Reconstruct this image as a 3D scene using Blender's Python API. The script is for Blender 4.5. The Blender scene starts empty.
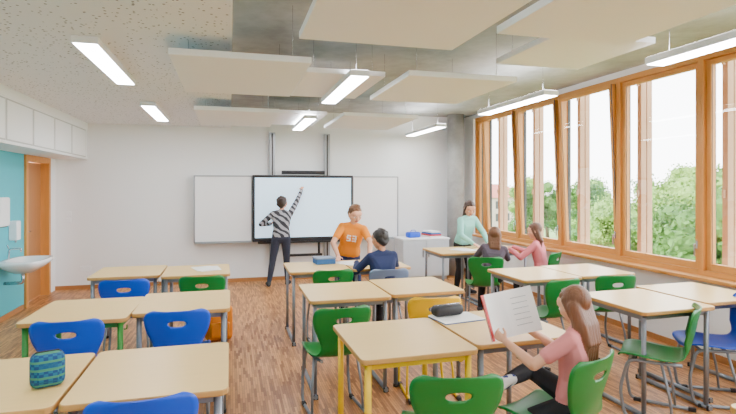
import bpy, bmesh, math, random
from mathutils import Vector, Matrix, noise
import numpy as np
random.seed(3)
COL=bpy.context.scene.collection
V=Vector
def lin(c):
    o=[]
    for v in c:
        v=v/255.0
        o.append(v/12.92 if v<=0.04045 else ((v+0.055)/1.055)**2.4)
    return (o[0],o[1],o[2],1.0)
# ------------------------------------------------------------------ materials
def base(name):
    m=bpy.data.materials.new(name); m.use_nodes=True
    nt=m.node_tree; b=nt.nodes['Principled BSDF']
    return m,nt,b
def mk(name,c,rough=0.5,metal=0.0,var=0.06,scale=8.0,stretch=(1,1,1),bump=0.0,spec=None):
    m,nt,b=base(name); N=nt.nodes; L=nt.links
    b.inputs['Roughness'].default_value=rough; b.inputs['Metallic'].default_value=metal
    if spec is not None: b.inputs['Specular IOR Level'].default_value=spec
    c=lin(c)
    tc=N.new('ShaderNodeTexCoord'); mp=N.new('ShaderNodeMapping'); mp.inputs['Scale'].default_value=stretch
    L.new(tc.outputs['Object'],mp.inputs['Vector'])
    no=N.new('ShaderNodeTexNoise'); no.inputs['Scale'].default_value=scale; no.inputs['Detail'].default_value=5
    L.new(mp.outputs[0],no.inputs['Vector'])
    mx=N.new('ShaderNodeMix'); mx.data_type='RGBA'
    mx.inputs['A'].default_value=[max(0,x*(1-var)) for x in c[:3]]+[1]
    mx.inputs['B'].default_value=[min(1,x*(1+var)) for x in c[:3]]+[1]
    L.new(no.outputs['Fac'],mx.inputs['Factor']); L.new(mx.outputs['Result'],b.inputs['Base Color'])
    if bump>0:
        bp=N.new('ShaderNodeBump'); bp.inputs['Strength'].default_value=bump; bp.inputs['Distance'].default_value=0.01
        L.new(no.outputs['Fac'],bp.inputs['Height']); L.new(bp.outputs[0],b.inputs['Normal'])
    return m
def emis(name,c,s):
    m,nt,b=base(name); b.inputs['Base Color'].default_value=lin(c)
    b.inputs['Emission Color'].default_value=lin(c); b.inputs['Emission Strength'].default_value=s
    return m
def floor_mat():
    m,nt,b=base('parquet'); N=nt.nodes; L=nt.links
    tc=N.new('ShaderNodeTexCoord'); mp=N.new('ShaderNodeMapping'); mp.inputs['Rotation'].default_value=(0,0,math.pi/2)
    L.new(tc.outputs['Object'],mp.inputs['Vector'])
    br=N.new('ShaderNodeTexBrick'); br.inputs['Scale'].default_value=1.0
    br.inputs['Brick Width'].default_value=0.17; br.inputs['Row Height'].default_value=0.018
    br.inputs['Mortar Size'].default_value=0.0007
    br.inputs['Color1'].default_value=lin((212,150,88)); br.inputs['Color2'].default_value=lin((132,78,36))
    br.inputs['Mortar'].default_value=lin((84,48,24)); br.inputs['Bias'].default_value=-0.12
    L.new(mp.outputs[0],br.inputs['Vector'])
    no=N.new('ShaderNodeTexNoise'); no.inputs['Scale'].default_value=2.2; no.inputs['Detail'].default_value=6
    L.new(tc.outputs['Object'],no.inputs['Vector'])
    mx=N.new('ShaderNodeMix'); mx.data_type='RGBA'; mx.blend_type='MULTIPLY'; mx.inputs['Factor'].default_value=0.3
    L.new(br.outputs['Color'],mx.inputs['A'])
    cr=N.new('ShaderNodeValToRGB'); cr.color_ramp.elements[0].color=(0.6,0.55,0.5,1); cr.color_ramp.elements[1].color=(1,1,1,1)
    cr.color_ramp.elements[0].position=0.3; cr.color_ramp.elements[1].position=0.6
    L.new(no.outputs['Fac'],cr.inputs['Fac']); L.new(cr.outputs['Color'],mx.inputs['B'])
    L.new(mx.outputs['Result'],b.inputs['Base Color']); b.inputs['Roughness'].default_value=0.42
    return m
def perf_mat():
    m,nt,b=base('perforated_plasterboard'); N=nt.nodes; L=nt.links
    tc=N.new('ShaderNodeTexCoord'); mp=N.new('ShaderNodeMapping'); L.new(tc.outputs['Object'],mp.inputs['Vector'])
    mp.inputs['Scale'].default_value=(1,1,0.0)
    vo=N.new('ShaderNodeTexVoronoi'); vo.inputs['Scale'].default_value=26; vo.inputs['Randomness'].default_value=0.9
    L.new(mp.outputs[0],vo.inputs['Vector'])
    lt=N.new('ShaderNodeMath'); lt.operation='LESS_THAN'; lt.inputs[1].default_value=0.21
    L.new(vo.outputs['Distance'],lt.inputs[0])
    mx=N.new('ShaderNodeMix'); mx.data_type='RGBA'; mx.inputs['A'].default_value=lin((238,241,245)); mx.inputs['B'].default_value=lin((130,132,136))
    L.new(lt.outputs[0],mx.inputs['Factor']); L.new(mx.outputs['Result'],b.inputs['Base Color']); b.inputs['Roughness'].default_value=0.8
    return m
def concrete_mat():
    m,nt,b=base('concrete'); N=nt.nodes; L=nt.links
    tc=N.new('ShaderNodeTexCoord')
    n1=N.new('ShaderNodeTexNoise'); n1.inputs['Scale'].default_value=1.6; n1.inputs['Detail'].default_value=9; n1.inputs['Roughness'].default_value=0.7
    L.new(tc.outputs['Object'],n1.inputs['Vector'])
    cr=N.new('ShaderNodeValToRGB'); cr.color_ramp.elements[0].position=0.35; cr.color_ramp.elements[1].position=0.65
    cr.color_ramp.elements[0].color=lin((146,146,144)); cr.color_ramp.elements[1].color=lin((184,184,182))
    L.new(n1.outputs['Fac'],cr.inputs['Fac']); L.new(cr.outputs['Color'],b.inputs['Base Color']); b.inputs['Roughness'].default_value=0.75
    return m
def glass_mat():
    m=bpy.data.materials.new('window_glass'); m.use_nodes=True; nt=m.node_tree; N=nt.nodes; L=nt.links
    N.remove(N['Principled BSDF']); o=N['Material Output']
    t=N.new('ShaderNodeBsdfTransparent'); g=N.new('ShaderNodeBsdfGlossy'); g.inputs['Roughness'].default_value=0.02
    x=N.new('ShaderNodeMixShader'); x.inputs[0].default_value=0.04
    L.new(t.outputs[0],x.inputs[1]); L.new(g.outputs[0],x.inputs[2]); L.new(x.outputs[0],o.inputs['Surface'])
    return m
def stripe_mat(name,c1,c2,scale,direction='Z',rough=0.8,distort=0.0,width=0.5,rot=(0,0,0),em=0):
    m,nt,b=base(name); N=nt.nodes; L=nt.links
    tc=N.new('ShaderNodeTexCoord'); mp=N.new('ShaderNodeMapping'); mp.inputs['Rotation'].default_value=rot
    L.new(tc.outputs['Object'],mp.inputs['Vector'])
    w=N.new('ShaderNodeTexWave'); w.bands_direction=direction; w.inputs['Scale'].default_value=scale; w.inputs['Distortion'].default_value=distort
    L.new(mp.outputs[0],w.inputs['Vector'])
    cr=N.new('ShaderNodeValToRGB'); cr.color_ramp.interpolation='CONSTANT'
    cr.color_ramp.elements[0].color=lin(c1); cr.color_ramp.elements[1].color=lin(c2); cr.color_ramp.elements[1].position=width
    L.new(w.outputs['Fac'],cr.inputs['Fac']); L.new(cr.outputs['Color'],b.inputs['Base Color']); b.inputs['Roughness'].default_value=rough
    if em>0:
        L.new(cr.outputs['Color'],b.inputs['Emission Color']); b.inputs['Emission Strength'].default_value=em
    return m
def checker_mat(name,c1,c2,scale):
    m,nt,b=base(name); N=nt.nodes; L=nt.links
    tc=N.new('ShaderNodeTexCoord'); ch=N.new('ShaderNodeTexChecker'); ch.inputs['Scale'].default_value=scale
    ch.inputs['Color1'].default_value=lin(c1); ch.inputs['Color2'].default_value=lin(c2)
    w=N.new('ShaderNodeTexWave'); w.bands_direction='Z'; w.inputs['Scale'].default_value=scale*0.16
    mx=N.new('ShaderNodeMix'); mx.data_type='RGBA'; mx.inputs['B'].default_value=lin((60,130,100))
    L.new(tc.outputs['Object'],ch.inputs['Vector']); L.new(tc.outputs['Object'],w.inputs['Vector'])
    mt=N.new('ShaderNodeMath'); mt.operation='GREATER_THAN'; mt.inputs[1].default_value=0.8; L.new(w.outputs['Fac'],mt.inputs[0])
    L.new(mt.outputs[0],mx.inputs['Factor']); L.new(ch.outputs['Color'],mx.inputs['A']); L.new(mx.outputs['Result'],b.inputs['Base Color'])
    b.inputs['Roughness'].default_value=0.85
    return m
M={}
M['floor']=floor_mat(); M['perf']=perf_mat(); M['conc']=concrete_mat(); M['glass']=glass_mat()
M['wall']=mk('white_wall',(244,245,246),0.85,var=0.012,scale=3)
M['white']=mk('white_paint',(246,248,250),0.6,var=0.01)
M['panelgap']=mk('joint_grey',(196,197,198),0.7)
M['turq']=mk('turquoise_paint',(70,188,204),0.55,var=0.02)
M['frame']=mk('window_larch',(208,142,68),0.5,var=0.16,scale=5,stretch=(6,6,0.6))
M['sillw']=mk('window_larch_h',(208,144,70),0.5,var=0.16,scale=5,stretch=(6,0.6,6))
M['fin']=mk('facade_wood',(188,144,112),0.7,var=0.15,scale=6,stretch=(6,6,0.5))
M['doorw']=mk('door_wood',(176,118,66),0.5,var=0.12,scale=4,stretch=(6,6,0.5))
M['dark']=mk('dark_gasket',(48,46,46),0.5)
M['desk']=mk('beech_laminate',(236,200,128),0.35,var=0.05,scale=6,stretch=(1,8,1))
M['edge']=mk('beech_edge',(198,150,82),0.5,var=0.08,scale=8)
M['metal']=mk('grey_steel',(134,140,148),0.4,metal=0.5,var=0.03)
M['yelm']=mk('yellow_steel',(245,200,10),0.4,var=0.03)
M['grnm']=mk('green_steel',(50,140,50),0.4,var=0.03)
M['black']=mk('black_plastic',(28,28,32),0.5)
M['green']=mk('green_plastic',(4,122,48),0.35,var=0.03)
M['blue']=mk('blue_plastic',(4,76,208),0.35,var=0.03)
M['yellow']=mk('yellow_plastic',(250,196,0),0.35,var=0.03)
M['grey']=mk('grey_plastic',(110,128,158),0.4,var=0.03)
M['lamp']=emis('lamp_diffuser',(250,251,255),42)
M['upfill']=emis('added_upfill',(250,251,255),24)  # added upward glow for pendant tops, brightens the ceiling
M['board']=mk('whiteboard_enamel',(246,247,248),0.25,var=0.01)
M['alu']=mk('aluminium',(165,168,172),0.35,metal=0.6,var=0.02)
M['screen']=stripe_mat('screen_image',(150,192,222),(206,230,246),11.5,'Z',0.2,width=0.12,em=1.2)
M['ceram']=mk('ceramic',(244,245,246),0.15,var=0.01)
M['steel']=mk('chrome',(200,200,205),0.2,metal=0.9)
M['grass']=mk('grass',(110,140,70),0.9,var=0.2,scale=0.4)
M['leaf']=mk('foliage',(66,104,34),0.8,var=0.45,scale=1.5,bump=0.3)
M['leaf2']=mk('foliage_pale',(108,140,56),0.8,var=0.4,scale=1.5)
M['bark']=mk('bark',(90,74,58),0.9,var=0.2)
M['paper']=mk('paper',(246,246,244),0.8,var=0.01)
M['red']=mk('red_cover',(200,40,32),0.5)
M['plaid']=checker_mat('plaid',(14,60,110),(20,96,130),60)
M['orange']=mk('orange_fabric',(238,140,18),0.8,var=0.08)
M['navy']=mk('navy_fabric',(34,46,86),0.85,var=0.1)
M['bluebox']=mk('blue_box',(40,100,168),0.6)
M['brick']=mk('render_facade',(200,180,165),0.9)
M['roof']=mk('roof_tile',(160,90,72),0.9)
# ------------------------------------------------------------------ mesh helpers
def box(bm,x0,x1,y0,y1,z0,z1,mi=0,bev=0.0,seg=2,mat=None):
    r=bmesh.ops.create_cube(bm,size=1.0,matrix=Matrix.Translation(((x0+x1)/2,(y0+y1)/2,(z0+z1)/2))@Matrix.Diagonal((x1-x0,y1-y0,z1-z0,1)))
    vs=r['verts']; fs=set(f for v in vs for f in v.link_faces)
    for f in fs: f.material_index=mi
    if bev>0:
        es=list(set(e for v in vs for e in v.link_edges))
        g=bmesh.ops.bevel(bm,geom=es,offset=bev,segments=seg,affect='EDGES',profile=0.5)
        vs=list(set(v for f in g['faces'] for v in f.verts)|set(v for v in vs if v.is_valid))
        for f in set(f for v in vs for f in v.link_faces): f.material_index=mi
    if mat is not None:
        bmesh.ops.transform(bm,matrix=mat,verts=list(vs))
    return vs
def fillet(pts,r,n=5):
    pts=[V(p) for p in pts]; out=[pts[0]]
    for i in range(1,len(pts)-1):
        a,b,c=pts[i-1],pts[i],pts[i+1]
        d1=(a-b); d2=(c-b); rr=min(r,d1.length*0.45,d2.length*0.45)
        p=b+d1.normalized()*rr; q=b+d2.normalized()*rr
        for k in range(n+1):
            t=k/n; out.append(p*(1-t)**2+b*2*t*(1-t)+q*t*t)
    out.append(pts[-1]); return out
def tube(bm,pts,r,mi=0,n=8,fil=0.0,closed=False):
    if fil>0: pts=fillet(pts,fil)
    pts=[V(p) for p in pts]; rings=[]
    t0=(pts[1]-pts[0]).normalized(); up=V((0,0,1)) if abs(t0.z)<0.9 else V((1,0,0))
    nrm=t0.cross(up).normalized()
    for i,p in enumerate(pts):
        if i==0: t=t0
        elif i==len(pts)-1: t=(pts[i]-pts[i-1]).normalized()
        else: t=((pts[i+1]-pts[i]).normalized()+(pts[i]-pts[i-1]).normalized()).normalized()
        nrm=(nrm-t*nrm.dot(t)).normalized(); bn=t.cross(nrm)
        rr=r[i] if isinstance(r,(list,tuple)) else r
        rings.append([bm.verts.new(p+(nrm*math.cos(2*math.pi*k/n)+bn*math.sin(2*math.pi*k/n))*rr) for k in range(n)])
    for i in range(len(rings)-1):
        for k in range(n):
            f=bm.faces.new((rings[i][k],rings[i][(k+1)%n],rings[i+1][(k+1)%n],rings[i+1][k])); f.material_index=mi; f.smooth=True
    for rg in (rings[0][::-1],rings[-1]):
        f=bm.faces.new(rg); f.material_index=mi
def fin(bm,name,mats,loc=(0,0,0),rot=0,smooth=False,link=True):
    bmesh.ops.recalc_face_normals(bm,faces=bm.faces)
    me=bpy.data.meshes.new(name); bm.to_mesh(me); bm.free()
    for m in mats: me.materials.append(m)
    if smooth:
        for p in me.polygons: p.use_smooth=True
    if not link: return me
    ob=bpy.data.objects.new(name,me); ob.location=loc; ob.rotation_euler=(0,0,rot); COL.objects.link(ob); return ob
def inst(name,me,loc,rot=0):
    ob=bpy.data.objects.new(name,me); ob.location=loc; ob.rotation_euler=(0,0,rot); COL.objects.link(ob); return ob
NB=bmesh.new
# ------------------------------------------------------------------ room shell
XL,XR,YF,YB=-2.65,4.35,-2.0,9.0
ZP,ZC=2.63,2.95
bm=NB(); box(bm,XL-0.2,XR+0.3,YF-0.2,YB+0.2,-0.15,0); fin(bm,'floor',[M['floor']])
bm=NB(); box(bm,XL-0.2,XR+0.3,YF-0.2,YB+0.2,ZC,ZC+0.2,0); box(bm,XL-0.2,0.0,YF-0.2,YB+0.2,ZP,ZC-0.001,1)
box(bm,0.0,0.012,YF,YB,ZP-0.004,ZC-0.001,2)
fin(bm,'ceiling',[M['conc'],M['perf'],M['white']])
bm=NB(); box(bm,XL-0.2,XR+0.3,YB,YB+0.2,0,ZC,0); fin(bm,'wall_back',[M['wall']])
bm=NB(); box(bm,XL-0.2,XR+0.3,YF-0.2,YF,0,ZC,0); fin(bm,'wall_front',[M['wall']])
bm=NB()
box(bm,XL-0.2,XL,YF,7.74,0,ZC,0); box(bm,XL-0.2,XL,7.74,8.7,2.05,ZC,0); box(bm,XL-0.2,XL,8.7,YB,0,ZC,1)
fin(bm,'wall_left',[M['turq'],M['wall']])
bm=NB(); box(bm,XR,XR+0.28,YF,YB,0,0.75,0); box(bm,XR,XR+0.28,YF,YB,2.88,ZC,0)
box(bm,XR-0.12,XR+0.02,YF,8.45,0.73,0.765,1,0.006)
box(bm,XR,XR+0.28,8.62,YB,0.75,2.88,0)
fin(bm,'wall_right',[M['wall'],M['sillw']])
bm=NB(); box(bm,XL,XR,YB-0.015,YB,0,0.06,0); fin(bm,'baseboard_back',[M['doorw']])
bm=NB(); box(bm,XL,XL+0.015,YF,7.7,0,0.06,0); fin(bm,'baseboard_left',[M['doorw']])
bm=NB(); box(bm,XR-0.015,XR,YF,YB-0.02,0,0.06,0); fin(bm,'baseboard_right',[M['doorw']])
bm=NB(); box(bm,XL+0.001,-2.2,YF+0.001,YB-0.001,2.052,ZP-0.001,0)
y=8.9
while y>YF+1:
    box(bm,-2.202,-2.192,y-0.70,y-0.02,2.10,2.50,0,0.004)
    box(bm,-2.201,-2.196,y-0.72,y-0.0,2.085,2.515,1)
    y-=0.74
box(bm,-2.202,-2.19,YF+.001,YB-.001,2.052,2.08,0); box(bm,-2.202,-2.19,YF+.001,YB-.001,2.53,ZP-0.001,0)
fin(bm,'trim_1_soffit_casing',[M['white'],M['panelgap']])
# door
bm=NB()
box(bm,XL-0.199,XL+0.03,7.742,7.82,0,2.048,0,0.004); box(bm,XL-0.199,XL+0.03,8.62,8.698,0,2.048,0,0.004); box(bm,XL-0.199,XL+0.03,7.82,8.62,1.97,2.048,0,0.004)
box(bm,XL-0.12,XL-0.08,7.83,8.61,0.01,1.96,1,0.004)
tube(bm,[(XL-0.08,7.92,1.0),(XL-0.02,7.92,1.0),(XL-0.02,8.04,1.0)],0.01,2,fil=0.02)
box(bm,XL-0.08,XL-0.072,7.895,7.945,0.88,1.06,2,0.003)
fin(bm,'door_1',[M['frame'],M['doorw'],M['steel']])
# column
bm=NB(); bmesh.ops.create_cone(bm,cap_ends=True,segments=40,radius1=0.155,radius2=0.155,depth=ZC,matrix=Matrix.Translation((4.03,8.7,ZC/2)))
ob=fin(bm,'concrete_column',[M['conc']],smooth=False)
for p in ob.data.polygons: p.use_smooth=len(p.vertices)==4
# ------------------------------------------------------------------ windows
ys=[8.55,8.22,7.13,6.05,4.97,3.89,2.81,1.73,0.65,-0.43,-1.51]
zb,zt=0.765,2.88
for i in range(len(ys)-1):
    y1,y0=ys[i],ys[i+1]
    bm=NB()
    box(bm,XR,XR+0.14,y0-0.0,y0+0.032,zb,zt,0,0.003); box(bm,XR,XR+0.14,y1-0.032,y1,zb,zt,0,0.003)
    box(bm,XR,XR+0.14,y0+0.032,y1-0.032,zb,zb+0.05,1,0.003); box(bm,XR,XR+0.14,y0+0.032,y1-0.032,zt-0.06,zt,1,0.003)
    box(bm,XR+0.10,XR+0.14,y0+0.03,y0+0.045,zb+0.04,zt-0.05,2); box(bm,XR+0.10,XR+0.14,y1-0.045,y1-0.03,zb+0.04,zt-0.05,2)
    tilt=0.045 if i in (1,2,3) else 0.0
    mt=Matrix.Translation((XR+0.03,0,zb+0.05))@Matrix.Rotation(-tilt,4,'Y')
    h=zt-zb-0.115; w=0.048; a,b=y0+0.036,y1-0.036
    box(bm,0,0.06,a,a+w,0,h,0,0.004,mat=mt); box(bm,0,0.06,b-w,b,0,h,0,0.004,mat=mt)
    box(bm,0,0.06,a+w,b-w,0,w+0.02,1,0.004,mat=mt); box(bm,0,0.06,a+w,b-w,h-w,h,1,0.004,mat=mt)
    if tilt: 
        box(bm,0.058,0.066,a-0.004,a+0.012,0,h,2,mat=mt); box(bm,0.02,0.066,b-0.004,b+0.006,0,h,2,mat=mt)
        box(bm,-0.004,0.0,a-0.006,a+0.006,0,h,2,mat=mt)
    box(bm,0.012,0.016,a+w-0.006,a+w+0.004,w,h-w,2,mat=mt); box(bm,0.012,0.016,b-w-0.004,b-w+0.006,w,h-w,2,mat=mt)
    box(bm,0.028,0.032,a+w-0.004,b-w+0.004,w+0.016,h-w+0.004,3,mat=mt)
    if b-a>0.6:
        bmt=mt@Matrix.Translation((-0.012,a+w/2,1.0-zb)); box(bm,0,0.012,-0.012,0.012,-0.04,0.04,4,0.002,mat=bmt); box(bm,-0.03,-0.02,-0.01,0.01,-0.11,0.01,4,0.003,mat=bmt)
    fin(bm,'window_%d'%(i+1),[M['frame'],M['sillw'],M['dark'],M['glass'],M['steel']])
for yy in ys[1:]:
    bm=NB()
    for k in range(2):
        box(bm,XR+0.30+k*0.085,XR+0.375+k*0.085,yy-0.03,yy+0.03,-0.2,3.2,0,0.004)
    for z in (0.2,1.5,2.8): box(bm,XR+0.27,XR+0.46,yy-0.01,yy+0.01,z,z+0.08,0)
    fin(bm,'facade_fin',[M['fin']])
# ------------------------------------------------------------------ acoustic panels & lamps
def panel(x0,x1,y0,y1,z):
    bm=NB(); cx,cy=(x0+x1)/2,(y0+y1)/2
    box(bm,x0-cx,x1-cx,y0-cy,y1-cy,0,0.045,0,0.004)
    for sx in (-1,1):
        for sy in (-1,1):
            px,py=sx*(x1-x0)*0.38,sy*(y1-y0)*0.38
            top=(ZC if (cx+px>0.02) else ZP)-z
            tube(bm,[(px,py,0.045),(px,py,top)],0.002,1,n=6)
    fin(bm,'acoustic_ceiling_panel',[M['white'],M['steel']],(cx,cy,z))
for a in [(-0.40,0.56,3.62,5.0,2.49),(-0.40,0.56,6.1,7.55,2.49),(0.40,1.40,1.7,3.08,2.5),(0.62,1.32,4.3,5.45,2.58),(1.38,2.35,3.85,5.05,2.5),
          (1.36,2.35,6.2,7.6,2.5),(1.5,2.4,1.25,2.68,2.5),(2.15,2.95,3.0,3.85,2.64),(-0.40,0.30,1.2,2.4,2.49),(0.5,1.3,7.0,8.3,2.62),
          (1.4,2.35,-1.2,0.2,2.5),(-0.4,0.56,-1.2,0.2,2.5),(3.3,4.0,1.2,2.6,2.6)]:
    panel(*a)
def lamp(x,y0,z,ctop,L=1.42,w=0.17):
    bm=NB()
    box(bm,-w/2,w/2,-L/2,L/2,0.0,0.05,0,0.004)
    box(bm,-w/2+0.012,w/2-0.012,-L/2+0.012,L/2-0.012,-0.004,0.002,1)
    if ctop-z>0.08:
        box(bm,-w/2+0.012,w/2-0.012,-L/2+0.012,L/2-0.012,0.049,0.053,3)  # added glowing top face, fill light for the ceiling above
        for s in (-1,1):
            tube(bm,[(0,s*L*0.4,0.05),(0,s*L*0.4,ctop-z)],0.002,2,n=6)
    fin(bm,'ceiling_lamp',[M['white'],M['lamp'],M['steel'],M['upfill']],(x,y0+L/2,z))
for y in (-1.5,1.15,3.82,6.55): lamp(-0.95,y,ZP-0.052,ZP)
for y in (-1.2,1.45,4.1,6.8): lamp(1.04,y,2.53,ZC)
for y in (-0.9,1.75,4.45,7.2): lamp(3.1,y,2.53,ZC)
# ------------------------------------------------------------------ board wall
bm=NB()
for (x0,x1) in ((-0.57,0.345),(2.115,2.95)):
    box(bm,x0,x1,8.86,8.885,0.70,1.80,0,0.003)
    for b in ((x0-0.012,x0+0.008,0.69,1.81),(x1-0.008,x1+0.012,0.69,1.81)): box(bm,b[0],b[1],8.85,8.89,b[2],b[3],1)
    box(bm,x0,x1,8.85,8.89,0.69,0.71,1); box(bm,x0,x1,8.85,8.89,1.79,1.81,1); box(bm,x0,x1,8.80,8.88,0.68,0.69,1)
for xc in (0.70,1.66):
    box(bm,xc-0.05,xc+0.05,8.92,8.999,0.25,2.56,1,0.004); box(bm,xc-0.012,xc+0.012,8.915,8.93,0.27,2.54,2)
box(bm,-0.3,2.7,8.885,8.92,0.95,1.0,1); box(bm,-0.3,2.7,8.885,8.92,1.5,1.55,1)
fin(bm,'whiteboard',[M['board'],M['alu'],M['dark']])
bm=NB()
box(bm,0.36,2.10,8.80,8.884,0.69,1.82,0,0.008); box(bm,0.40,2.06,8.796,8.80,0.755,1.775,1)
box(bm,0.85,1.6,8.82,8.90,1.84,1.90,0,0.01)
box(bm,0.45,2.0,8.78,8.86,0.655,0.685,0,0.005)
for xc in (0.95,1.5):
    tube(bm,[(xc,8.86,0.68),(xc,8.86,0.45)],0.02,0)
box(bm,0.9,1.55,8.80,8.88,0.42,0.46,0,0.006)
fin(bm,'interactive_display',[M['black'],M['screen']])
bm=NB(); box(bm,-2.5,-2.42,8.985,8.999,1.05,1.13,0,0.004); box(bm,-2.49,-2.43,8.98,8.986,1.06,1.12,0,0.004); box(bm,-2.5,-2.42,8.985,8.999,1.15,1.23,0,0.004); fin(bm,'light_switch',[M['white']])
bm=NB(); box(bm,-2.3,-2.14,8.985,8.999,0.28,0.36,0,0.004); bmesh.ops.create_cone(bm,cap_ends=True,segments=16,radius1=0.02,radius2=0.02,depth=0.01,matrix=Matrix.Translation((-2.26,8.985,0.32))@Matrix.Rotation(math.pi/2,4,'X')); fin(bm,'wall_socket',[M['white']])
# cabinet
bm=NB()
box(bm,0,0.86,0,0.5,0.06,0.70,0,0.005); box(bm,-0.01,0.87,-0.015,0.5,0.70,0.725,1,0.004); box(bm,0.03,0.83,0.02,0.48,0,0.06,2)
for k in range(2):
    box(bm,0.01+k*0.425,0.425+k*0.425,-0.012,0,0.08,0.69,0,0.003); box(bm,0.36+k*0.1,0.38+k*0.1,-0.03,-0.012,0.4,0.52,2,0.003)
fin(bm,'storage_cabinet',[mk('light_grey_laminate',(206,214,222),0.5),M['white'],M['alu']],(2.86,8.3,0))
bm=NB()
for k,(a,c) in enumerate(((0.0,0),(0.03,1),(0.055,2),(0.085,0))):
    box(bm,-0.12+0.01*k,0.12-0.008*k,-0.16,0.16,a,a+0.024,c,0.003)
fin(bm,'book_stack',[M['paper'],M['red'],M['bluebox']],(3.48,8.55,0.7255),0.2)
# ------------------------------------------------------------------ washbasin etc.
bm=NB()
def ring(cx,cy,a,b,z,n=28):
    r=[]
    for k in range(n):
        t=2*math.pi*k/n; c,s=math.cos(t),math.sin(t)
        ex=abs(c)**0.6*(1 if c>0 else -1); ey=abs(s)**0.6*(1 if s>0 else -1)
        r.append(bm.verts.new((cx+a*ex,cy+b*ey,z)))
    return r
rs=[ring(0.22,0,0.10,0.12,-0.15),ring(0.22,0,0.20,0.26,-0.08),ring(0.24,0,0.24,0.34,-0.03),ring(0.24,0,0.24,0.345,0.01),ring(0.26,0,0.19,0.30,0.01),ring(0.26,0,0.17,0.26,-0.06),ring(0.26,0,0.05,0.07,-0.10)]
for a,b in zip(rs[:-1],rs[1:]):
    for k in range(28): bm.faces.new((a[k],a[(k+1)%28],b[(k+1)%28],b[k])).smooth=True
bm.faces.new(rs[0][::-1]); bm.faces.new(rs[-1])
tube(bm,[(0.05,0,0.0),(0.05,0,0.14),(0.18,0,0.14),(0.18,0,0.10)],0.012,1,fil=0.04)
tube(bm,[(0.05,0,0.14),(0.03,0,0.19)],0.008,1)
tube(bm,[(0.2,0,-0.14),(0.2,0,-0.28),(0.0,0,-0.28)],0.02,1,fil=0.04)
fin(bm,'washbasin',[M['ceram'],M['steel']],(XL,7.12,0.72))
bm=NB(); box(bm,0,0.12,-0.13,0.13,0,0.34,0,0.02,3); box(bm,0.03,0.10,-0.10,0.10,-0.01,0.005,1); fin(bm,'paper_towel_dispenser',[M['white'],M['dark']],(XL,6.85,1.15))
bm=NB(); box(bm,0,0.10,-0.06,0.06,0,0.24,0,0.015,3); tube(bm,[(0.06,0,0.0),(0.06,0,-0.03)],0.012,1); fin(bm,'soap_dispenser',[M['white'],M['alu']],(XL,7.3,0.95))
# ------------------------------------------------------------------ desks
def desk_mesh(name,fm,runner=False,W=0.65,D=0.70,H=0.75):
    bm=NB()
    w,d=W/2-0.002,D/2-0.002; c=0.035; n=5
    loop=[]
    for (sx,sy,a0) in ((1,1,0),(-1,1,90),(-1,-1,180),(1,-1,270)):
        for k in range(n+1):
            a=math.radians(a0+90*k/n); loop.append((sx*(w-c)+c*math.cos(a),sy*(d-c)+c*math.sin(a)))
    def rg(s,z): return [bm.verts.new((x*s,y*s,z)) for x,y in loop]
    A,B,C_,D_=rg(0.995,H-0.026),rg(1,H-0.022),rg(1,H-0.004),rg(0.993,H)
    for P,Q in ((A,B),(B,C_),(C_,D_)):
        for k in range(len(P)):
            f=bm.faces.new((P[k],P[(k+1)%len(P)],Q[(k+1)%len(P)],Q[k])); f.material_index=1
    bm.faces.new(D_).material_index=0; bm.faces.new(A[::-1]).material_index=1
    lx,ly=w-0.045,d-0.05; zt_=H-0.027
    for sx in (-1,1):
        x=sx*lx
        if runner:
            tube(bm,[(x,-ly,zt_-0.02),(x,-ly,0.03)],0.016,2,n=10); tube(bm,[(x,ly,zt_-0.02),(x,ly,0.03)],0.016,2,n=10)
            tube(bm,[(x,-ly-0.04,0.02),(x,ly+0.03,0.02)],0.017,2,n=10)
        else:
            for sy in (-1,1):
                tube(bm,[(x,sy*ly,zt_-0.01),(x,sy*ly,0.02)],0.018,2,n=10); tube(bm,[(x,sy*ly,0.025),(x,sy*ly,0.0)],0.021,3,n=10)
        box(bm,x-0.012,x+0.012,-ly,ly,zt_-0.04,zt_,2,0.002)
        if runner:
            box(bm,x-0.02,x+0.02,-ly-0.035,-ly-0.02,0.0,0.035,3); box(bm,x-0.02,x+0.02,ly+0.02,ly+0.035,0.0,0.035,3)
    box(bm,-lx,lx,ly-0.012,ly+0.012,zt_-0.04,zt_,2,0.002); box(bm,-lx,lx,-ly-0.0,-ly+0.024,zt_-0.04,zt_,2,0.002)
    tube(bm,[(lx,-ly+0.1,zt_-0.08),(lx+0.02,-ly+0.1,zt_-0.08),(lx+0.02,-ly+0.1,zt_-0.05)],0.004,2,fil=0.01)
    return fin(bm,name,[M['desk'],M['edge'],M[fm],M['black']],link=False)
DM={'g':desk_mesh('desk_grey','metal'),'r':desk_mesh('desk_runner','metal',True),'y':desk_mesh('desk_yellow','yelm'),'n':desk_mesh('desk_green','grnm')}
desks=[('g',-0.99,5.68,0),('g',-0.33,5.58,0.02),('n',-0.97,3.98,-0.03),('g',-0.325,4.08,0.0),('g',-0.99,2.57,0),('g',-0.33,2.58,0),
 ('r',0.90,4.15,0),('g',1.56,4.22,0.02),('y',0.94,2.78,0.02),('g',1.60,2.86,0.03),('r',0.90,5.50,0),('g',1.56,5.52,0),
 ('r',2.92,4.5,0.02),('r',3.58,4.55,0.02),('r',3.04,3.22,0.02),('r',3.72,3.34,0.03),('r',2.95,6.45,0),('r',3.61,6.47,0),('r',2.2,1.22,0)]
for t,x,y,r in desks: inst('school_desk',DM[t],(x,y,0),r)
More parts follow.
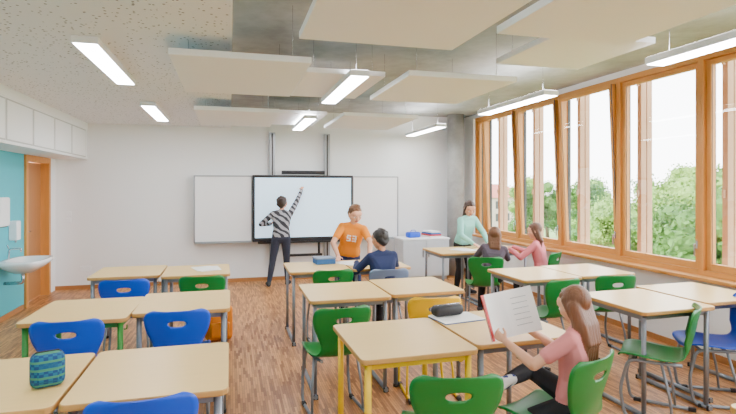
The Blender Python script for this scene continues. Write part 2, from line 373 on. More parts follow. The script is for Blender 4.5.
# ------------------------------------------------------------------ chairs
def catmull(P,n):
    out=[]; P=[np.array(p,float) for p in P]
    for i in range(len(P)-1):
        p0=P[max(i-1,0)];p1=P[i];p2=P[i+1];p3=P[min(i+2,len(P)-1)]
        for k in range(n):
            t=k/n; out.append(0.5*((2*p1)+(-p0+p2)*t+(2*p0-5*p1+4*p2-p3)*t*t+(-p0+3*p1-3*p2+p3)*t**3))
    out.append(P[-1]); return out
def chair_shell():
    P=[(.215,.405,.150),(.20,.428,.180),(.13,.438,.198),(.0,.428,.200),(-.10,.424,.190),(-.165,.436,.168),(-.20,.475,.148),(-.217,.52,.145),(-.232,.58,.165),(-.247,.65,.195),(-.26,.715,.208),(-.270,.757,.203),(-.276,.778,.185),(-.279,.788,.150)]
    pr=catmull(P,4); bm=NB(); NU=18; rows=[]
    for (y,z,hw) in pr:
        back=min(1,max(0,(z-.45)/.12)); row=[]
        for k in range(NU+1):
            u=-1+2*k/NU; x=u*hw
            row.append(bm.verts.new((x,y+back*0.045*u*u,z+(1-back)*0.018*u*u)))
        rows.append(row)
    for a,b in zip(rows[:-1],rows[1:]):
        for k in range(NU): bm.faces.new((a[k],a[k+1],b[k+1],b[k]))
    bmesh.ops.recalc_face_normals(bm,faces=bm.faces)
    me=bpy.data.meshes.new('tmp'); bm.to_mesh(me); bm.free(); ob=bpy.data.objects.new('tmp',me); COL.objects.link(ob)
    s=ob.modifiers.new('s','SOLIDIFY'); s.thickness=0.009; s.offset=0
    cb=NB(); n=24; ra=[];rb=[]
    for k in range(n):
        a=2*math.pi*k/n; c,sn=math.cos(a),math.sin(a)
        x=0.058*abs(c)**0.75*(1 if c>0 else -1); z=0.70+0.021*abs(sn)**0.85*(1 if sn>0 else -1)
        ra.append(cb.verts.new((x,-0.40,z))); rb.append(cb.verts.new((x,-0.12,z)))
    for k in range(n): cb.faces.new((ra[k],ra[(k+1)%n],rb[(k+1)%n],rb[k]))
    cb.faces.new(ra[::-1]); cb.faces.new(rb); bmesh.ops.recalc_face_normals(cb,faces=cb.faces)
    cm=bpy.data.meshes.new('cut'); cb.to_mesh(cm); cb.free(); co=bpy.data.objects.new('cut',cm); COL.objects.link(co)
    bo=ob.modifiers.new('b','BOOLEAN'); bo.object=co; bo.operation='DIFFERENCE'; bo.solver='EXACT'
    dg=bpy.context.evaluated_depsgraph_get(); dg.update()
    res=bpy.data.meshes.new_from_object(ob.evaluated_get(dg))
    bpy.data.objects.remove(ob); bpy.data.objects.remove(co)
    return res
SH=chair_shell()
def chair_mesh(name,pm,fm):
    bm=NB(); bm.from_mesh(SH)
    for f in bm.faces: f.material_index=0; f.smooth=True
    for sx in (-1,1):
        x=sx*0.165
        tube(bm,[(x*0.8,-0.17,0.408),(x*0.95,-0.02,0.408),(x,0.15,0.408),(x*1.08,0.20,0.20),(x*1.12,0.17,0.014),(x*1.15,-0.24,0.014)],0.0115,1,n=10,fil=0.05)
        box(bm,x*1.15-0.014,x*1.15+0.014,-0.25,-0.20,0.0,0.03,2,0.004); box(bm,x*1.12-0.014,x*1.12+0.014,0.10,0.15,0.0,0.028,2,0.004)
        tube(bm,[(x*0.95,-0.05,0.408),(x*1.10,-0.10,0.2),(x*1.14,-0.12,0.02)],0.0095,1,n=8,fil=0.03)
    tube(bm,[(-0.155,-0.05,0.408),(0.155,-0.05,0.408)],0.010,1); tube(bm,[(-0.16,0.12,0.408),(0.16,0.12,0.408)],0.010,1)
    bmesh.ops.recalc_face_normals(bm,faces=bm.faces)
    me=bpy.data.meshes.new(name); bm.to_mesh(me); bm.free()
    for m in (M[pm],M[fm],M['black']): me.materials.append(m)
    return me
CM={'g':chair_mesh('chair_green','green','metal'),'b':chair_mesh('chair_blue','blue','metal'),'y':chair_mesh('chair_yellow','yellow','yelm'),'k':chair_mesh('chair_grey','grey','metal')}
def R(d): return math.radians(d)
chairs=[('b',-0.97,3.74,0),('b',-0.34,3.84,0),('b',-0.92,5.16,0.05),('g',-0.24,5.18,-0.05),('b',-0.34,2.38,0.03),
 ('g',0.72,3.64,0.1),('y',1.50,3.78,-0.1),('g',1.00,2.27,-0.2),('g',1.61,2.31,R(24)),
 ('g',2.90,2.96,R(42)),('b',3.52,3.06,R(60)),('g',3.50,4.22,-0.1),('g',2.82,4.16,R(12)),
 ('g',2.98,5.66,R(-18)),('g',3.86,5.82,R(35)),('g',0.98,5.22,0.05),('k',1.54,5.12,0.0)]
for t,x,y,r in chairs: inst('school_chair',CM[t],(x,y,0),r)
# ------------------------------------------------------------------ desk items
T=0.7505
bm=NB(); box(bm,-0.11,0.11,-0.045,0.045,0,0.07,0,0.03,4); tube(bm,[(-0.10,0,0.072),(0.10,0,0.072)],0.003,1,n=6); fin(bm,'pencil_case',[M['black'],M['steel']],(1.38,3.11,T+0.012),0.15,True)
bm=NB(); box(bm,-0.15,0.15,-0.105,0.105,0,0.006,0); box(bm,-0.15,0.15,-0.105,0.105,0.006,0.009,1); fin(bm,'exercise_book',[M['bluebox'],M['paper']],(1.42,3.05,T),0.15)
bm=NB(); box(bm,-0.065,0.065,-0.05,0.05,0,0.145,0,0.032,4); tube(bm,[(-0.06,0,0.128),(-0.04,0,0.147),(0.04,0,0.147),(0.06,0,0.128)],0.004,1,n=6); box(bm,-0.04,0.04,-0.057,-0.047,0.03,0.08,0,0.006); fin(bm,'plaid_pouch',[M['plaid'],M['black']],(-0.76,2.48,T),0.35,True)
bm=NB(); box(bm,-0.11,0.11,-0.09,0.09,0,0.07,0,0.008); box(bm,-0.115,0.115,-0.095,0.095,0.055,0.072,1,0.006); fin(bm,'storage_box',[M['bluebox'],M['grey']],(1.02,5.68,T),0.1)
def sheets(loc,rot,n=3):
    bm=NB()
    for k in range(n):
        mt=Matrix.Translation((random.uniform(-.04,.04),random.uniform(-.03,.03),k*0.0022))@Matrix.Rotation(random.uniform(-.4,.4),4,'Z')
        box(bm,-0.105,0.105,-0.148,0.148,0,0.0018,0,mat=mt)
    fin(bm,'paper_sheets',[M['paper']],loc,rot)
sheets((-0.22,5.62,T),0.5)
sheets((3.1,6.4,T),0.4); sheets((3.55,6.5,T),1.2); sheets((1.3,5.6,T),0.2,2)
bm=NB(); box(bm,-0.14,0.14,-0.08,0.08,0,0.36,0,0.05,4); box(bm,-0.10,0.10,-0.12,-0.07,0.04,0.2,0,0.02,3)
tube(bm,[(-0.04,0.0,0.36),(-0.03,0.0,0.40),(0.03,0,0.40),(0.04,0,0.36)],0.006,1,n=6,fil=0.01)
for s in (-1,1): tube(bm,[(s*0.08,0.07,0.32),(s*0.09,0.12,0.2),(s*0.09,0.08,0.05)],0.012,1,n=6,fil=0.05)
fin(bm,'backpack',[M['orange'],M['black']],(-0.12,5.62,0.0),0.2,True)
bm=NB(); box(bm,-0.12,0.12,-0.08,0.08,0,0.10,0,0.03,3); tube(bm,[(-0.05,0,0.10),(-0.04,0,0.13),(0.04,0,0.13),(0.05,0,0.10)],0.006,0,fil=0.01); fin(bm,'blue_pouch',[M['blue']],(3.12,8.5,0.725),0.2,True)
# open book held by the reader
bm=NB()
def page(sgn,mi,off):
    n=6; A=[];B=[]
    for k in range(n+1):
        t=k/n; x=sgn*0.165*t; yy=off+(-0.05*t+0.018*math.sin(math.pi*t))
        A.append(bm.verts.new((x,yy,0))); B.append(bm.verts.new((x,yy,0.25)))
    for k in range(n):
        f=bm.faces.new((A[k],A[k+1],B[k+1],B[k])); f.smooth=True
        f.material_index=1 if (mi==1 or (sgn<0 and k==n-1 and off<0.002)) else 0
for sgn in (-1,1):
    page(sgn,0,0.0); page(sgn,0,0.004); page(sgn,1,0.008); page(sgn,1,0.010)
for k in range(6): box(bm,0.03,0.13,-0.0225,-0.0220,0.05+k*0.03,0.0535+k*0.03,2,mat=Matrix.Rotation(-0.1,4,'Z'))
ob=fin(bm,'open_book',[M['paper'],M['red'],M['alu']],(1.52,2.53,0.775),0.08)
ob.rotation_euler=(R(-18),R(-6),0.10)
# ------------------------------------------------------------------ exterior
bm=NB(); box(bm,XR+0.8,160,-60,160,-4.2,-4.0,0); fin(bm,'ground_outside',[M['grass']])
def tree_mesh(name,mat,seed):
    rnd=random.Random(seed); bm=NB()
    tube(bm,[(0,0,0),(0.1,0,1.5),(0.0,0.1,3.2)],[0.22,0.16,0.10],1,n=8)
    for k in range(5):
        a=rnd.uniform(0,6.28); tube(bm,[(0,0,1.8),(math.cos(a)*0.7,math.sin(a)*0.7,3.0)],[0.09,0.04],1,n=6)
    cs=[]
    for k in range(34):
        a=rnd.uniform(0,6.28); rr=rnd.uniform(0,1.9); z=rnd.uniform(1.7,5.7); rr*=math.sqrt(max(0.1,1-((z-3.5)/2.6)**2))
        r=rnd.uniform(0.35,0.75); c=V((rr*math.cos(a),rr*math.sin(a),z)); cs.append((c,r))
        g=bmesh.ops.create_icosphere(bm,subdivisions=2,radius=r*0.9,matrix=Matrix.Translation(c))
        for v in g['verts']:
            v.co+= (v.co-c).normalized()*noise.noise(v.co*2.3)*0.3
    for k in range(9000):
        c,r=rnd.choice(cs); d=V((rnd.gauss(0,1),rnd.gauss(0,1),rnd.gauss(0,1))).normalized(); p=c+d*r*rnd.uniform(0.85,1.5)
        u=V((rnd.gauss(0,1),rnd.gauss(0,1),rnd.gauss(0,1))).normalized()*0.09; w=u.cross(V((rnd.gauss(0,1),rnd.gauss(0,1),rnd.gauss(0,1)))).normalized()*0.06
        bm.faces.new([bm.verts.new(p-u),bm.verts.new(p+w),bm.verts.new(p+u),bm.verts.new(p-w)])
    return fin(bm,name,[mat,M['bark']],link=False)
TM=[tree_mesh('t1',M['leaf'],1),tree_mesh('t2',M['leaf2'],2),tree_mesh('t3',M['leaf'],5)]
trees=[(14,11.0,1.0,0),(17,15.5,.95,1),(13,12.8,.8,2),(19,14.5,1.05,0),(22,22,.9,1),(24,30,.95,2),(26,26.5,1.0,0),(18,20.5,.8,1),(30,38,1.0,1),(21,17.5,1.0,2),(17,12.2,1.15,0),(33,48,1.0,0),(28,44,.95,2),(38,60,1.1,1),(13.5,8.5,1.12,0),(20,13,1.15,2),(35,32,1.15,1),(30,27,1.1,0),(25,19,1.1,1)]
for x,y,s,k in trees:
    ob=inst('tree',TM[k],(x,y,-4.0),random.uniform(0,6)); ob.scale=(s,s,s)
bm=NB(); box(bm,-6,6,-4,4,0,4.2,0)
p=[bm.verts.new(q) for q in ((-6.3,-4.3,4.2),(6.3,-4.3,4.2),(6.3,4.3,4.2),(-6.3,4.3,4.2),(-6.3,0,6.2),(6.3,0,6.2))]
for f in ((0,1,5,4),(2,3,4,5),(0,4,3),(1,2,5)): bm.faces.new([p[i] for i in f]).material_index=1
for k in range(5):
    for z in (0.8,2.6): box(bm,-5.2+k*2.2,-4.2+k*2.2,-4.03,-3.98,z,z+1.1,2)
fin(bm,'neighbour_house',[M['brick'],M['roof'],M['dark']],(36,70,-4),0.4)
# ------------------------------------------------------------------ people
def ik(a,c,l1,l2,pole):
    d=c-a; Ld=min(d.length,(l1+l2)*0.999); dn=d.normalized(); c=a+dn*Ld
    x=(l1*l1-l2*l2+Ld*Ld)/(2*Ld); h=math.sqrt(max(l1*l1-x*x,0)); pp=(pole-dn*pole.dot(dn)).normalized()
    return a+dn*x+pp*h,c
ICO=None
def ico():
    global ICO
    if ICO is None:
        b=NB(); bmesh.ops.create_icosphere(b,subdivisions=2,radius=1.0); ICO=[v.co.copy() for v in b.verts]; b.free()
    return ICO
def person(name,loc,heading,H,pelvis,lean,look,hands,feet,mats,hair='short',sleeve='short',vox=0.006,twist=0.0,hairlen=0.3,curl=0.5,hw=1.0,printed=None):
    prims=[]
    def hull(label,*sp): prims.append(('h',[(V(p),r) for p,r in sp],label))
    def ell(label,c,rad,rot): prims.append(('e',(V(c),rad,rot),label))
    P=V(pelvis); t=V(lean).normalized(); r0=V((1,0,0)); rt=(Matrix.Rotation(twist,3,'Z')@r0); rt=(rt-t*rt.dot(t)).normalized(); ft=t.cross(rt)
    s=H/1.5
    hipL,hipR=P-r0*0.052*H,P+r0*0.052*H
    W=P+t*0.11*H; Cc=P+t*0.205*H; Sh=P+t*0.275*H; NBs=P+t*0.30*H
    hull('pants',(hipL,0.056*H),(hipR,0.056*H),(W-rt*0.03*H,0.047*H),(W+rt*0.03*H,0.047*H))
    A=P+t*0.045*H
    hull('shirt',(A-rt*0.045*H,0.060*H),(A+rt*0.045*H,0.060*H),(W-rt*0.036*H,0.053*H),(W+rt*0.036*H,0.053*H))
    hull('shirt',(W-rt*0.036*H,0.053*H),(W+rt*0.036*H,0.053*H),(Cc-rt*0.045*H,0.058*H),(Cc+rt*0.045*H,0.058*H))
    hull('shirt',(Cc-rt*0.045*H,0.058*H),(Cc+rt*0.045*H,0.058*H),(Sh-rt*0.085*H,0.034*H),(Sh+rt*0.085*H,0.034*H))
    hull('shirt',(Sh-rt*0.085*H,0.034*H),(NBs-rt*0.012*H-t*0.005*H,0.034*H),(NBs+rt*0.012*H-t*0.005*H,0.034*H),(Sh+rt*0.085*H,0.034*H))
    lk=V(look).normalized(); hs=0.146*H/0.2
    nk=(t*0.6+V((0,0,1))*0.4+lk*0.15).normalized()
    HC=NBs+nk*0.028*H+nk*0.098*hs
    hr=lk.cross(V((0,0,1))).normalized(); hu=hr.cross(lk).normalized()
    Rm=Matrix((hr,lk,hu)).transposed()
    def hp(x,y,z): return HC+Rm@(V((x,y,z))*hs)
    hull('skin',(NBs-t*0.01*H,0.030*H),(hp(0,-0.015,-0.045),0.028*H))
    ell('skin',hp(0,-0.004,0.016),(0.069*hs,0.087*hs,0.076*hs),Rm)
    hull('skin',(hp(-0.026,0.038,-0.012),0.040*hs),(hp(0.026,0.038,-0.012),0.040*hs),(hp(0,0.052,-0.070),0.020*hs),(hp(-0.03,0.0,-0.04),0.035*hs),(hp(0.03,0.0,-0.04),0.035*hs))
    hull('skin',(hp(-0.02,0.040,0.035),0.042*hs),(hp(0.02,0.040,0.035),0.042*hs))
    hull('skin',(hp(0,0.078,0.006),0.008*hs),(hp(0,0.090,-0.022),0.0115*hs))
    hull('lip',(hp(-0.014,0.069,-0.046),0.0065*hs),(hp(0,0.074,-0.046),0.008*hs),(hp(0.014,0.069,-0.046),0.0065*hs))
    for sx in (-1,1): ell('skin',hp(sx*0.073,-0.004,-0.008),(0.010*hs,0.018*hs,0.029*hs),Rm)
    ell('hair',hp(0,-0.028,0.034),(0.078*hs,0.082*hs,0.082*hs),Rm)
    hull('hair',(hp(0.0,0.040,0.084),0.015*hs),(hp(-0.04,0.026,0.070),0.018*hs),(hp(0.04,0.026,0.070),0.018*hs),(hp(0,-0.02,0.075),0.038*hs))
    if hair=='short':
        hull('hair',(hp(-0.035,-0.055,-0.005),0.040*hs),(hp(0.035,-0.055,-0.005),0.040*hs),(hp(0,-0.06,-0.045),0.03*hs))
        for k in range(14):
            a=random.uniform(0,6.28); e=random.uniform(0.3,1.5); dr=V((math.cos(a)*math.cos(e),math.sin(a)*math.cos(e)-0.25,math.sin(e))).normalized()
            q=hp(0,-0.026,0.032)+Rm@V((dr.x*0.07,dr.y*0.078,dr.z*0.075))*hs
            hull('hair',(q,0.016*hs),(q+Rm@(dr+V((random.uniform(-.5,.5),0.5,-0.3)))*0.016*hs,0.006*hs))
    else:
        back=-ft
        b0=hp(0,-0.05,-0.01); z=V((0,0,-1)); L=hairlen; g=hw
        p1=b0+z*0.10*hs+back*0.012; p2=b0+z*(L*0.6)+back*0.035; p3=b0+z*L+back*0.04
        hull('hair',(hp(-0.045*g,-0.035,0.0),0.038*hs),(hp(0.045*g,-0.035,0.0),0.038*hs),(p1-hr*0.040*hs*g,0.034*hs*g),(p1+hr*0.040*hs*g,0.034*hs*g))
        hull('hair',(p1-hr*0.040*hs*g,0.034*hs*g),(p1+hr*0.040*hs*g,0.034*hs*g),(p2-hr*0.035*hs*g,0.026*hs*g),(p2+hr*0.035*hs*g,0.026*hs*g))
        for k in (-2,-1,0,1,2):
            hull('hair',(p2+hr*0.020*k*hs*g,0.022*hs*g),(p3+hr*0.024*k*hs*g+z*random.uniform(-.03,.02),0.008*hs))
            hull('hair',(p1+hr*0.022*k*hs*g+back*0.014,0.024*hs*g),(p2+hr*0.020*k*hs*g+back*0.014,0.018*hs*g))
        for sx in (-1,1):
            hull('hair',(hp(sx*0.060,0.008,0.045),0.020*hs),(hp(sx*0.070,-0.004,-0.04),0.018*hs),(hp(sx*0.060,-0.012,-0.11),0.013*hs))
    for sd in (-1,1):
        key='L' if sd<0 else 'R'; sh=Sh+rt*sd*0.092*H
        hd=hands[key]; tgt=V(hd[0]); pole=V(hd[1]); el,wr=ik(sh,tgt,0.175*H,0.15*H,pole)
        if sleeve=='long':
            hull('shirt',(sh,0.036*H),(el,0.029*H)); hull('shirt',(el,0.029*H),(el.lerp(wr,0.95),0.021*H))
        else:
            hull('shirt',(sh,0.036*H),(sh.lerp(el,0.62),0.033*H)); hull('skin',(sh.lerp(el,0.4),0.027*H),(el,0.023*H))
        hull('skin',(el,0.0235*H),(el.lerp(wr,0.3),0.023*H)); hull('skin',(el.lerp(wr,0.3),0.023*H),(wr,0.0155*H))
        d=V(hd[2]).normalized() if len(hd)>2 and hd[2] else (wr-el).normalized()
        n=V(hd[3]) if len(hd)>3 and hd[3] else V((0,0,-1)); n=(n-d*n.dot(d)).normalized()
        th=d.cross(n)*(1 if sd>0 else -1); cu=hd[4] if len(hd)>4 else curl
        hull('skin',(wr,0.015*s),(wr+d*0.066*s+th*0.022*s,0.0105*s),(wr+d*0.064*s-th*0.022*s,0.0105*s),(wr+d*0.03*s,0.016*s))
        for i,LL in enumerate((0.052,0.060,0.055,0.043)):
            p=wr+d*0.066*s+th*(0.024-0.016*i)*s; ang=0.15*cu
            for sg,fr in enumerate((0.45,0.32,0.25)):
                ang+=cu*(0.5,0.6,0.4)[sg]; dd=(d*math.cos(ang)+n*math.sin(ang)+th*(0.06-0.05*i)*0.6).normalized(); q=p+dd*LL*fr*s*1.1
                hull('skin',(p,0.0078*s),(q,0.0070*s)); p=q
        p=wr+d*0.018*s+th*0.018*s; q=p+(th*0.75+d*0.6+n*0.25).normalized()*0.036*s; q2=q+(th*0.3+d*0.9+n*0.3*cu).normalized()*0.028*s
        hull('skin',(p,0.0115*s),(q,0.0090*s)); hull('skin',(q,0.0090*s),(q2,0.0078*s))
    for sd,hip in ((-1,hipL),(1,hipR)):
        key='L' if sd<0 else 'R'; fd=feet[key]; an=V(fd[0]); pole=V(fd[1]); toe=V(fd[2]).normalized()
        kn,an=ik(hip,an,0.245*H,0.235*H,pole)
        hull('pants',(hip,0.056*H),(kn,0.038*H)); hull('pants',(kn,0.038*H),(kn.lerp(an,0.35),0.036*H)); hull('pants',(kn.lerp(an,0.35),0.036*H),(kn.lerp(an,0.9),0.027*H))
        hull('skin',(kn.lerp(an,0.8),0.021*H),(an,0.021*H))
        sh_=(an-kn).normalized(); dn=(sh_-toe*sh_.dot(toe)); dn=dn.normalized() if dn.length>0.1 else V((0,0,-1)); sdv=toe.cross(dn)
        b0=an+dn*0.022*H
        hull('shoe',(an,0.025*H),(b0-toe*0.022*H,0.023*H),(b0+toe*0.045*H,0.022*H))
        hull('shoe',(b0-toe*0.022*H,0.023*H),(b0+toe*0.07*H+sdv*0.012*H,0.019*H),(b0+toe*0.07*H-sdv*0.012*H,0.019*H),(b0+toe*0.108*H,0.014*H+0.002))
        hull('sole',(b0-toe*0.024*H+dn*0.014*H,0.012*H),(b0+toe*0.07*H+sdv*0.016*H+dn*0.012*H,0.011*H),(b0+toe*0.07*H-sdv*0.016*H+dn*0.012*H,0.011*H),(b0+toe*0.112*H+dn*0.009*H,0.010*H))
    big=NB()
    for kind,data,label in prims:
        if kind=='h':
            b=NB()
            for c,r in data:
                for q in ico(): b.verts.new(c+q*r)
            res=bmesh.ops.convex_hull(b,input=list(b.verts),use_existing_faces=False)
            dead=[g for g in res['geom_interior'] if isinstance(g,bmesh.types.BMVert)]
            dead+=[g for g in res['geom_unused'] if isinstance(g,bmesh.types.BMVert)]
            bmesh.ops.delete(b,geom=list(set(dead)),context='VERTS')
        else:
            b=NB(); c,rad,rot=data
            bmesh.ops.create_icosphere(b,subdivisions=3,radius=1,matrix=Matrix.Translation(c)@rot.to_4x4()@Matrix.Diagonal((*rad,1)))
        bmesh.ops.recalc_face_normals(b,faces=b.faces)
        tm=bpy.data.meshes.new('t'); b.to_mesh(tm); b.free(); big.from_mesh(tm); bpy.data.meshes.remove(tm)
    me=bpy.data.meshes.new('pt'); big.to_mesh(me); big.free(); ob=bpy.data.objects.new('pt',me); COL.objects.link(ob)
    rm=ob.modifiers.new('r','REMESH'); rm.mode='VOXEL'; rm.voxel_size=vox
    sm=ob.modifiers.new('s','SMOOTH'); sm.factor=0.5; sm.iterations=3
    dg=bpy.context.evaluated_depsgraph_get(); dg.update(); nm=bpy.data.meshes.new_from_object(ob.evaluated_get(dg)); bpy.data.objects.remove(ob)
    nf=len(nm.polygons); cen=np.empty(nf*3); nm.polygons.foreach_get('center',cen); cen=cen.reshape(-1,3)
    best=np.full(nf,1e9); lab=np.zeros(nf,int); names=['skin','shirt','pants','shoe','sole','hair','lip','eyew','eyeb','print']
    for kind,data,label in prims:
        li=names.index(label); bias=0.003 if label=='lip' else (0.001 if label in('hair','shirt') else 0)
        if kind=='h':
            D=np.full(nf,1e9)
            for i in range(len(data)):
                for j in range(i+1,len(data)):
                    a=np.array(data[i][0]);b_=np.array(data[j][0]);ab=b_-a;l2=max(ab@ab,1e-9)
                    tt=np.clip(((cen-a)@ab)/l2,0,1); dd=np.linalg.norm(cen-a-tt[:,None]*ab,axis=1)-(data[i][1]*(1-tt)+data[j][1]*tt); D=np.minimum(D,dd)
        else:
            c,rad,rot=data; q=(cen-np.array(c))@np.array(rot); q=q/np.array(rad); D=(np.linalg.norm(q,axis=1)-1)*min(rad)
        D=D-bias; mk_=D<best; best[mk_]=D[mk_]; lab[mk_]=li
    if printed:
        q=cen-np.array(Cc); u=-(q@np.array(rt)); vv=q@np.array(t); fw=q@np.array(ft)
        rows=["###.###","#.....#","###.###","..#...#","###.###"]; cs_=0.017
        cx=np.floor((u+3.5*cs_)/cs_).astype(int); cy=np.floor((2.0*cs_-vv)/cs_).astype(int)
        for i in np.where((cx>=0)&(cx<7)&(cy>=0)&(cy<5)&(fw>0.02)&(lab==1))[0]:
            if rows[cy[i]][cx[i]]=='#': lab[i]=9
    nm.materials.clear()
    for n_ in names: nm.materials.append(mats.get(n_,PM[n_] if n_ in PM else M['black']))
    nm.polygons.foreach_set('material_index',lab.astype(np.int32)); nm.polygons.foreach_set('use_smooth',np.ones(nf,bool))
    b=NB(); b.from_mesh(nm)
    for sx in (-1,1):
        for rr,yy,mi in ((0.0125,0.0665,7),(0.0065,0.0755,8)):
            g=bmesh.ops.create_icosphere(b,subdivisions=2,radius=rr*hs,matrix=Matrix.Translation(hp(sx*0.030,yy,0.004)))
            for f in set(f for v in g['verts'] for f in v.link_faces): f.material_index=mi; f.smooth=True
        tube(b,[hp(sx*0.016,0.085,0.026),hp(sx*0.032,0.081,0.030),hp(sx*0.046,0.068,0.025)],0.0026*hs,5,n=6)
    b.to_mesh(nm); b.free(); nm.name=name
    o=bpy.data.objects.new(name,nm); o.location=loc; o.rotation_euler=(0,0,heading); COL.objects.link(o); return o
def hairm(n,c): return mk(n,c,0.45,var=0.35,scale=30,stretch=(3,3,0.35),bump=0.4)
PM={'skin':mk('skin',(228,170,138),0.5,var=0.03),'lip':mk('lips',(190,100,92),0.5),'eyew':mk('eye_white',(240,238,234),0.3),'eyeb':mk('eye_iris',(50,34,24),0.2),'print':M['paper'],
 'sole':mk('shoe_sole',(225,225,225),0.7),'shoe':mk('shoe_dark',(40,42,50),0.7),'hair':hairm('hair_brown',(96,66,46)),'pants':mk('black_trousers',(30,30,36),0.85,var=0.15,scale=20),'shirt':M['orange']}
skin2=mk('skin_tan',(205,146,112),0.5,var=0.03)
person('girl_reading',(1.66,2.30,0),R(38),1.25,(0,-0.06,0.49),(0.07,-0.03,1),(0.20,0.75,-0.32),
 {'L':((-0.14,0.24,0.79),(-0.8,-0.3,-1),(0.2,0.9,0.4),(0.9,0.2,0),0.8),'R':((0.13,0.22,0.80),(0.8,-0.4,-1),(-0.1,0.9,0.4),(-0.9,0.2,0),0.8)},
 {'L':((-0.12,0.24,0.06),(0,1,0.6),(0,1,0)),'R':((-0.13,0.25,0.575),(1,0.6,0.15),(-0.85,0.45,-0.15))},
 {'shirt':mk('pink_shirt',(220,134,134),0.85,var=0.06,scale=12),'hair':hairm('hair_lightbrown',(118,74,46)),'shoe':stripe_mat('striped_shoe',(40,60,130),(225,230,240),9,'Z',0.7,rot=(0.5,0.6,0))},
 hair='long',vox=0.005,hairlen=0.30,hw=1.3)
person('child_writing_on_board',(0.80,8.42,0),R(-8),1.48,(0,0,0.77),(0.02,0.10,1),(0.35,1,0.25),
 {'R':((0.34,0.26,1.58),(1,-0.4,-0.3),(0.15,0.6,0.8),(0,0.8,-0.4),1.0),'L':((-0.18,0.20,1.0),(-1,-0.6,-0.4),(0.4,0.8,0.3),(0.7,0,-0.5),0.6)},
 {'L':((-0.19,-0.05,0.068),(0,1,0),(-0.15,1,0)),'R':((0.10,0.06,0.068),(0,1,0),(0.15,1,0))},
 {'shirt':stripe_mat('striped_top',(50,50,56),(165,165,172),5,'DIAGONAL',0.85,distort=6.0),'hair':hairm('hair_dark',(60,46,40)),'pants':mk('dark_jeans',(44,48,64),0.85,var=0.15)},
 hair='short',sleeve='long')
person('boy_orange_shirt',(1.46,6.22,0),R(168),1.44,(0.04,-0.04,0.75),(-0.16,0.42,1),(-0.35,0.8,-0.45),
 {'L':((-0.20,0.46,0.81),(-1,-0.2,0.2),(0,0.9,-0.2),(0,0,-1),0.2),'R':((0.16,0.40,0.80),(1,-0.5,0.2),(0,0.9,-0.2),(0,0,-1),0.2)},
 {'L':((-0.12,-0.02,0.068),(0,1,0),(-0.2,1,0)),'R':((0.12,-0.06,0.068),(0,1,0),(0.2,1,0))},
 {'shirt':M['orange'],'hair':hairm('hair_sand',(110,70,40)),'pants':M['navy']},printed=True)
person('boy_navy_shirt',(1.54,5.10,0),R(8),1.40,(0,-0.04,0.505),(-0.02,0.14,1),(-0.3,0.9,-0.2),
 {'L':((-0.16,0.34,0.79),(-0.8,-0.3,-0.9),(0.3,0.9,-0.05),(0,0,-1),0.3),'R':((0.14,0.34,0.79),(0.8,-0.3,-0.9),(-0.2,0.9,-0.05),(0,0,-1),0.3)},
 {'L':((-0.10,0.30,0.065),(0,1,0.6),(0,1,0)),'R':((0.10,0.32,0.065),(0,1,0.6),(0,1,0))},
 {'shirt':M['navy'],'hair':hairm('hair_black',(34,28,26)),'skin':skin2},sleeve='long')
person('girl_mint_top',(3.40,7.10,0),R(195),1.44,(0,0,0.75),(0.03,0.34,1),(0.25,0.8,-0.5),
 {'L':((-0.14,0.40,0.80),(-1,-0.5,-0.4),(0,0.9,-0.2),(0,0,-1),0.2),'R':((0.14,0.40,0.80),(1,-0.5,-0.4),(0,0.9,-0.2),(0,0,-1),0.2)},
 {'L':((-0.10,0.0,0.068),(0,1,0),(-0.15,1,0)),'R':((0.10,-0.03,0.068),(0,1,0),(0.15,1,0))},
 {'shirt':mk('mint_top',(146,218,206),0.85),'hair':hairm('hair_dkbrown',(64,42,32))},hair='long',hairlen=0.28,sleeve='long')
person('girl_brown_hair',(3.08,5.66,0),R(-24),1.32,(0.02,0.0,0.50),(0.10,0.26,1),(0.1,0.9,-0.2),
 {'L':((-0.10,0.42,0.79),(-0.7,-0.3,-1),(0.2,0.9,0),(0,0,-1),0.3),'R':((0.16,0.42,0.79),(0.7,-0.3,-1),(-0.2,0.9,0),(0,0,-1),0.3)},
 {'L':((-0.10,0.26,0.065),(0,1,0.6),(0,1,0)),'R':((0.10,0.28,0.065),(0,1,0.6),(0,1,0))},
 {'shirt':mk('grey_dark_top',(84,72,84),0.85),'hair':hairm('hair_brown2',(108,70,44))},hair='long',hairlen=0.26,sleeve='long',hw=1.15)
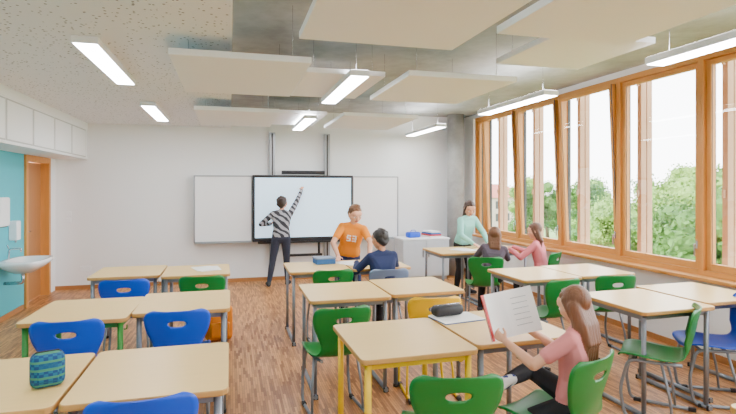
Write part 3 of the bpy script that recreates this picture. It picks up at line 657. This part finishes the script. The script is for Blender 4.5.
person('girl_pink_top',(3.90,5.82,0),R(42),1.36,(0,-0.02,0.50),(-0.05,0.16,1),(-0.2,0.9,-0.25),
 {'L':((-0.16,0.36,0.80),(-0.7,-0.3,-1),(0.2,0.9,0),(0,0,-1),0.3),'R':((0.10,0.40,0.80),(0.7,-0.3,-1),(-0.2,0.9,0),(0,0,-1),0.3)},
 {'L':((-0.10,0.26,0.065),(0,1,0.6),(0,1,0)),'R':((0.10,0.28,0.065),(0,1,0.6),(0,1,0))},
 {'shirt':mk('salmon_top',(230,124,134),0.85),'hair':hairm('hair_auburn',(98,62,44))},hair='long',hairlen=0.22,sleeve='long')
# ------------------------------------------------------------------ light
w=bpy.data.worlds.new('World'); bpy.context.scene.world=w; w.use_nodes=True; nt=w.node_tree; bg=nt.nodes['Background']
tc=nt.nodes.new('ShaderNodeTexCoord'); sp=nt.nodes.new('ShaderNodeSeparateXYZ'); cr=nt.nodes.new('ShaderNodeValToRGB')
nt.links.new(tc.outputs['Generated'],sp.inputs[0]); nt.links.new(sp.outputs['Z'],cr.inputs['Fac']); nt.links.new(cr.outputs['Color'],bg.inputs['Color'])
cr.color_ramp.elements[0].color=(0.97,0.98,1,1); cr.color_ramp.elements[1].color=(0.76,0.88,1,1)
bg.inputs['Strength'].default_value=11.5
for k in range(4):
    l=bpy.data.lights.new('portal','AREA'); l.shape='RECTANGLE'; l.size=2.1; l.size_y=2.6; l.cycles.is_portal=True
    o=bpy.data.objects.new('window_sky_portal',l); o.location=(XR+0.25,-0.2+k*2.6,1.82); o.rotation_euler=(0,math.pi/2,0); COL.objects.link(o)
l=bpy.data.lights.new('sun','SUN'); l.energy=9; l.angle=0.02; l.color=(1,0.95,0.82)
o=bpy.data.objects.new('sun',l); o.rotation_euler=(math.radians(15),math.radians(-48),0); COL.objects.link(o)
# ------------------------------------------------------------------ camera
cam=bpy.data.cameras.new('camera'); cam.lens=24.95; cam.sensor_width=36; cam.shift_y=-0.0258; cam.clip_start=0.05; cam.clip_end=400
co=bpy.data.objects.new('camera',cam); co.location=(0,0,1.6); co.rotation_euler=(math.pi/2,0,-math.radians(15.1)); COL.objects.link(co)
bpy.context.scene.camera=co
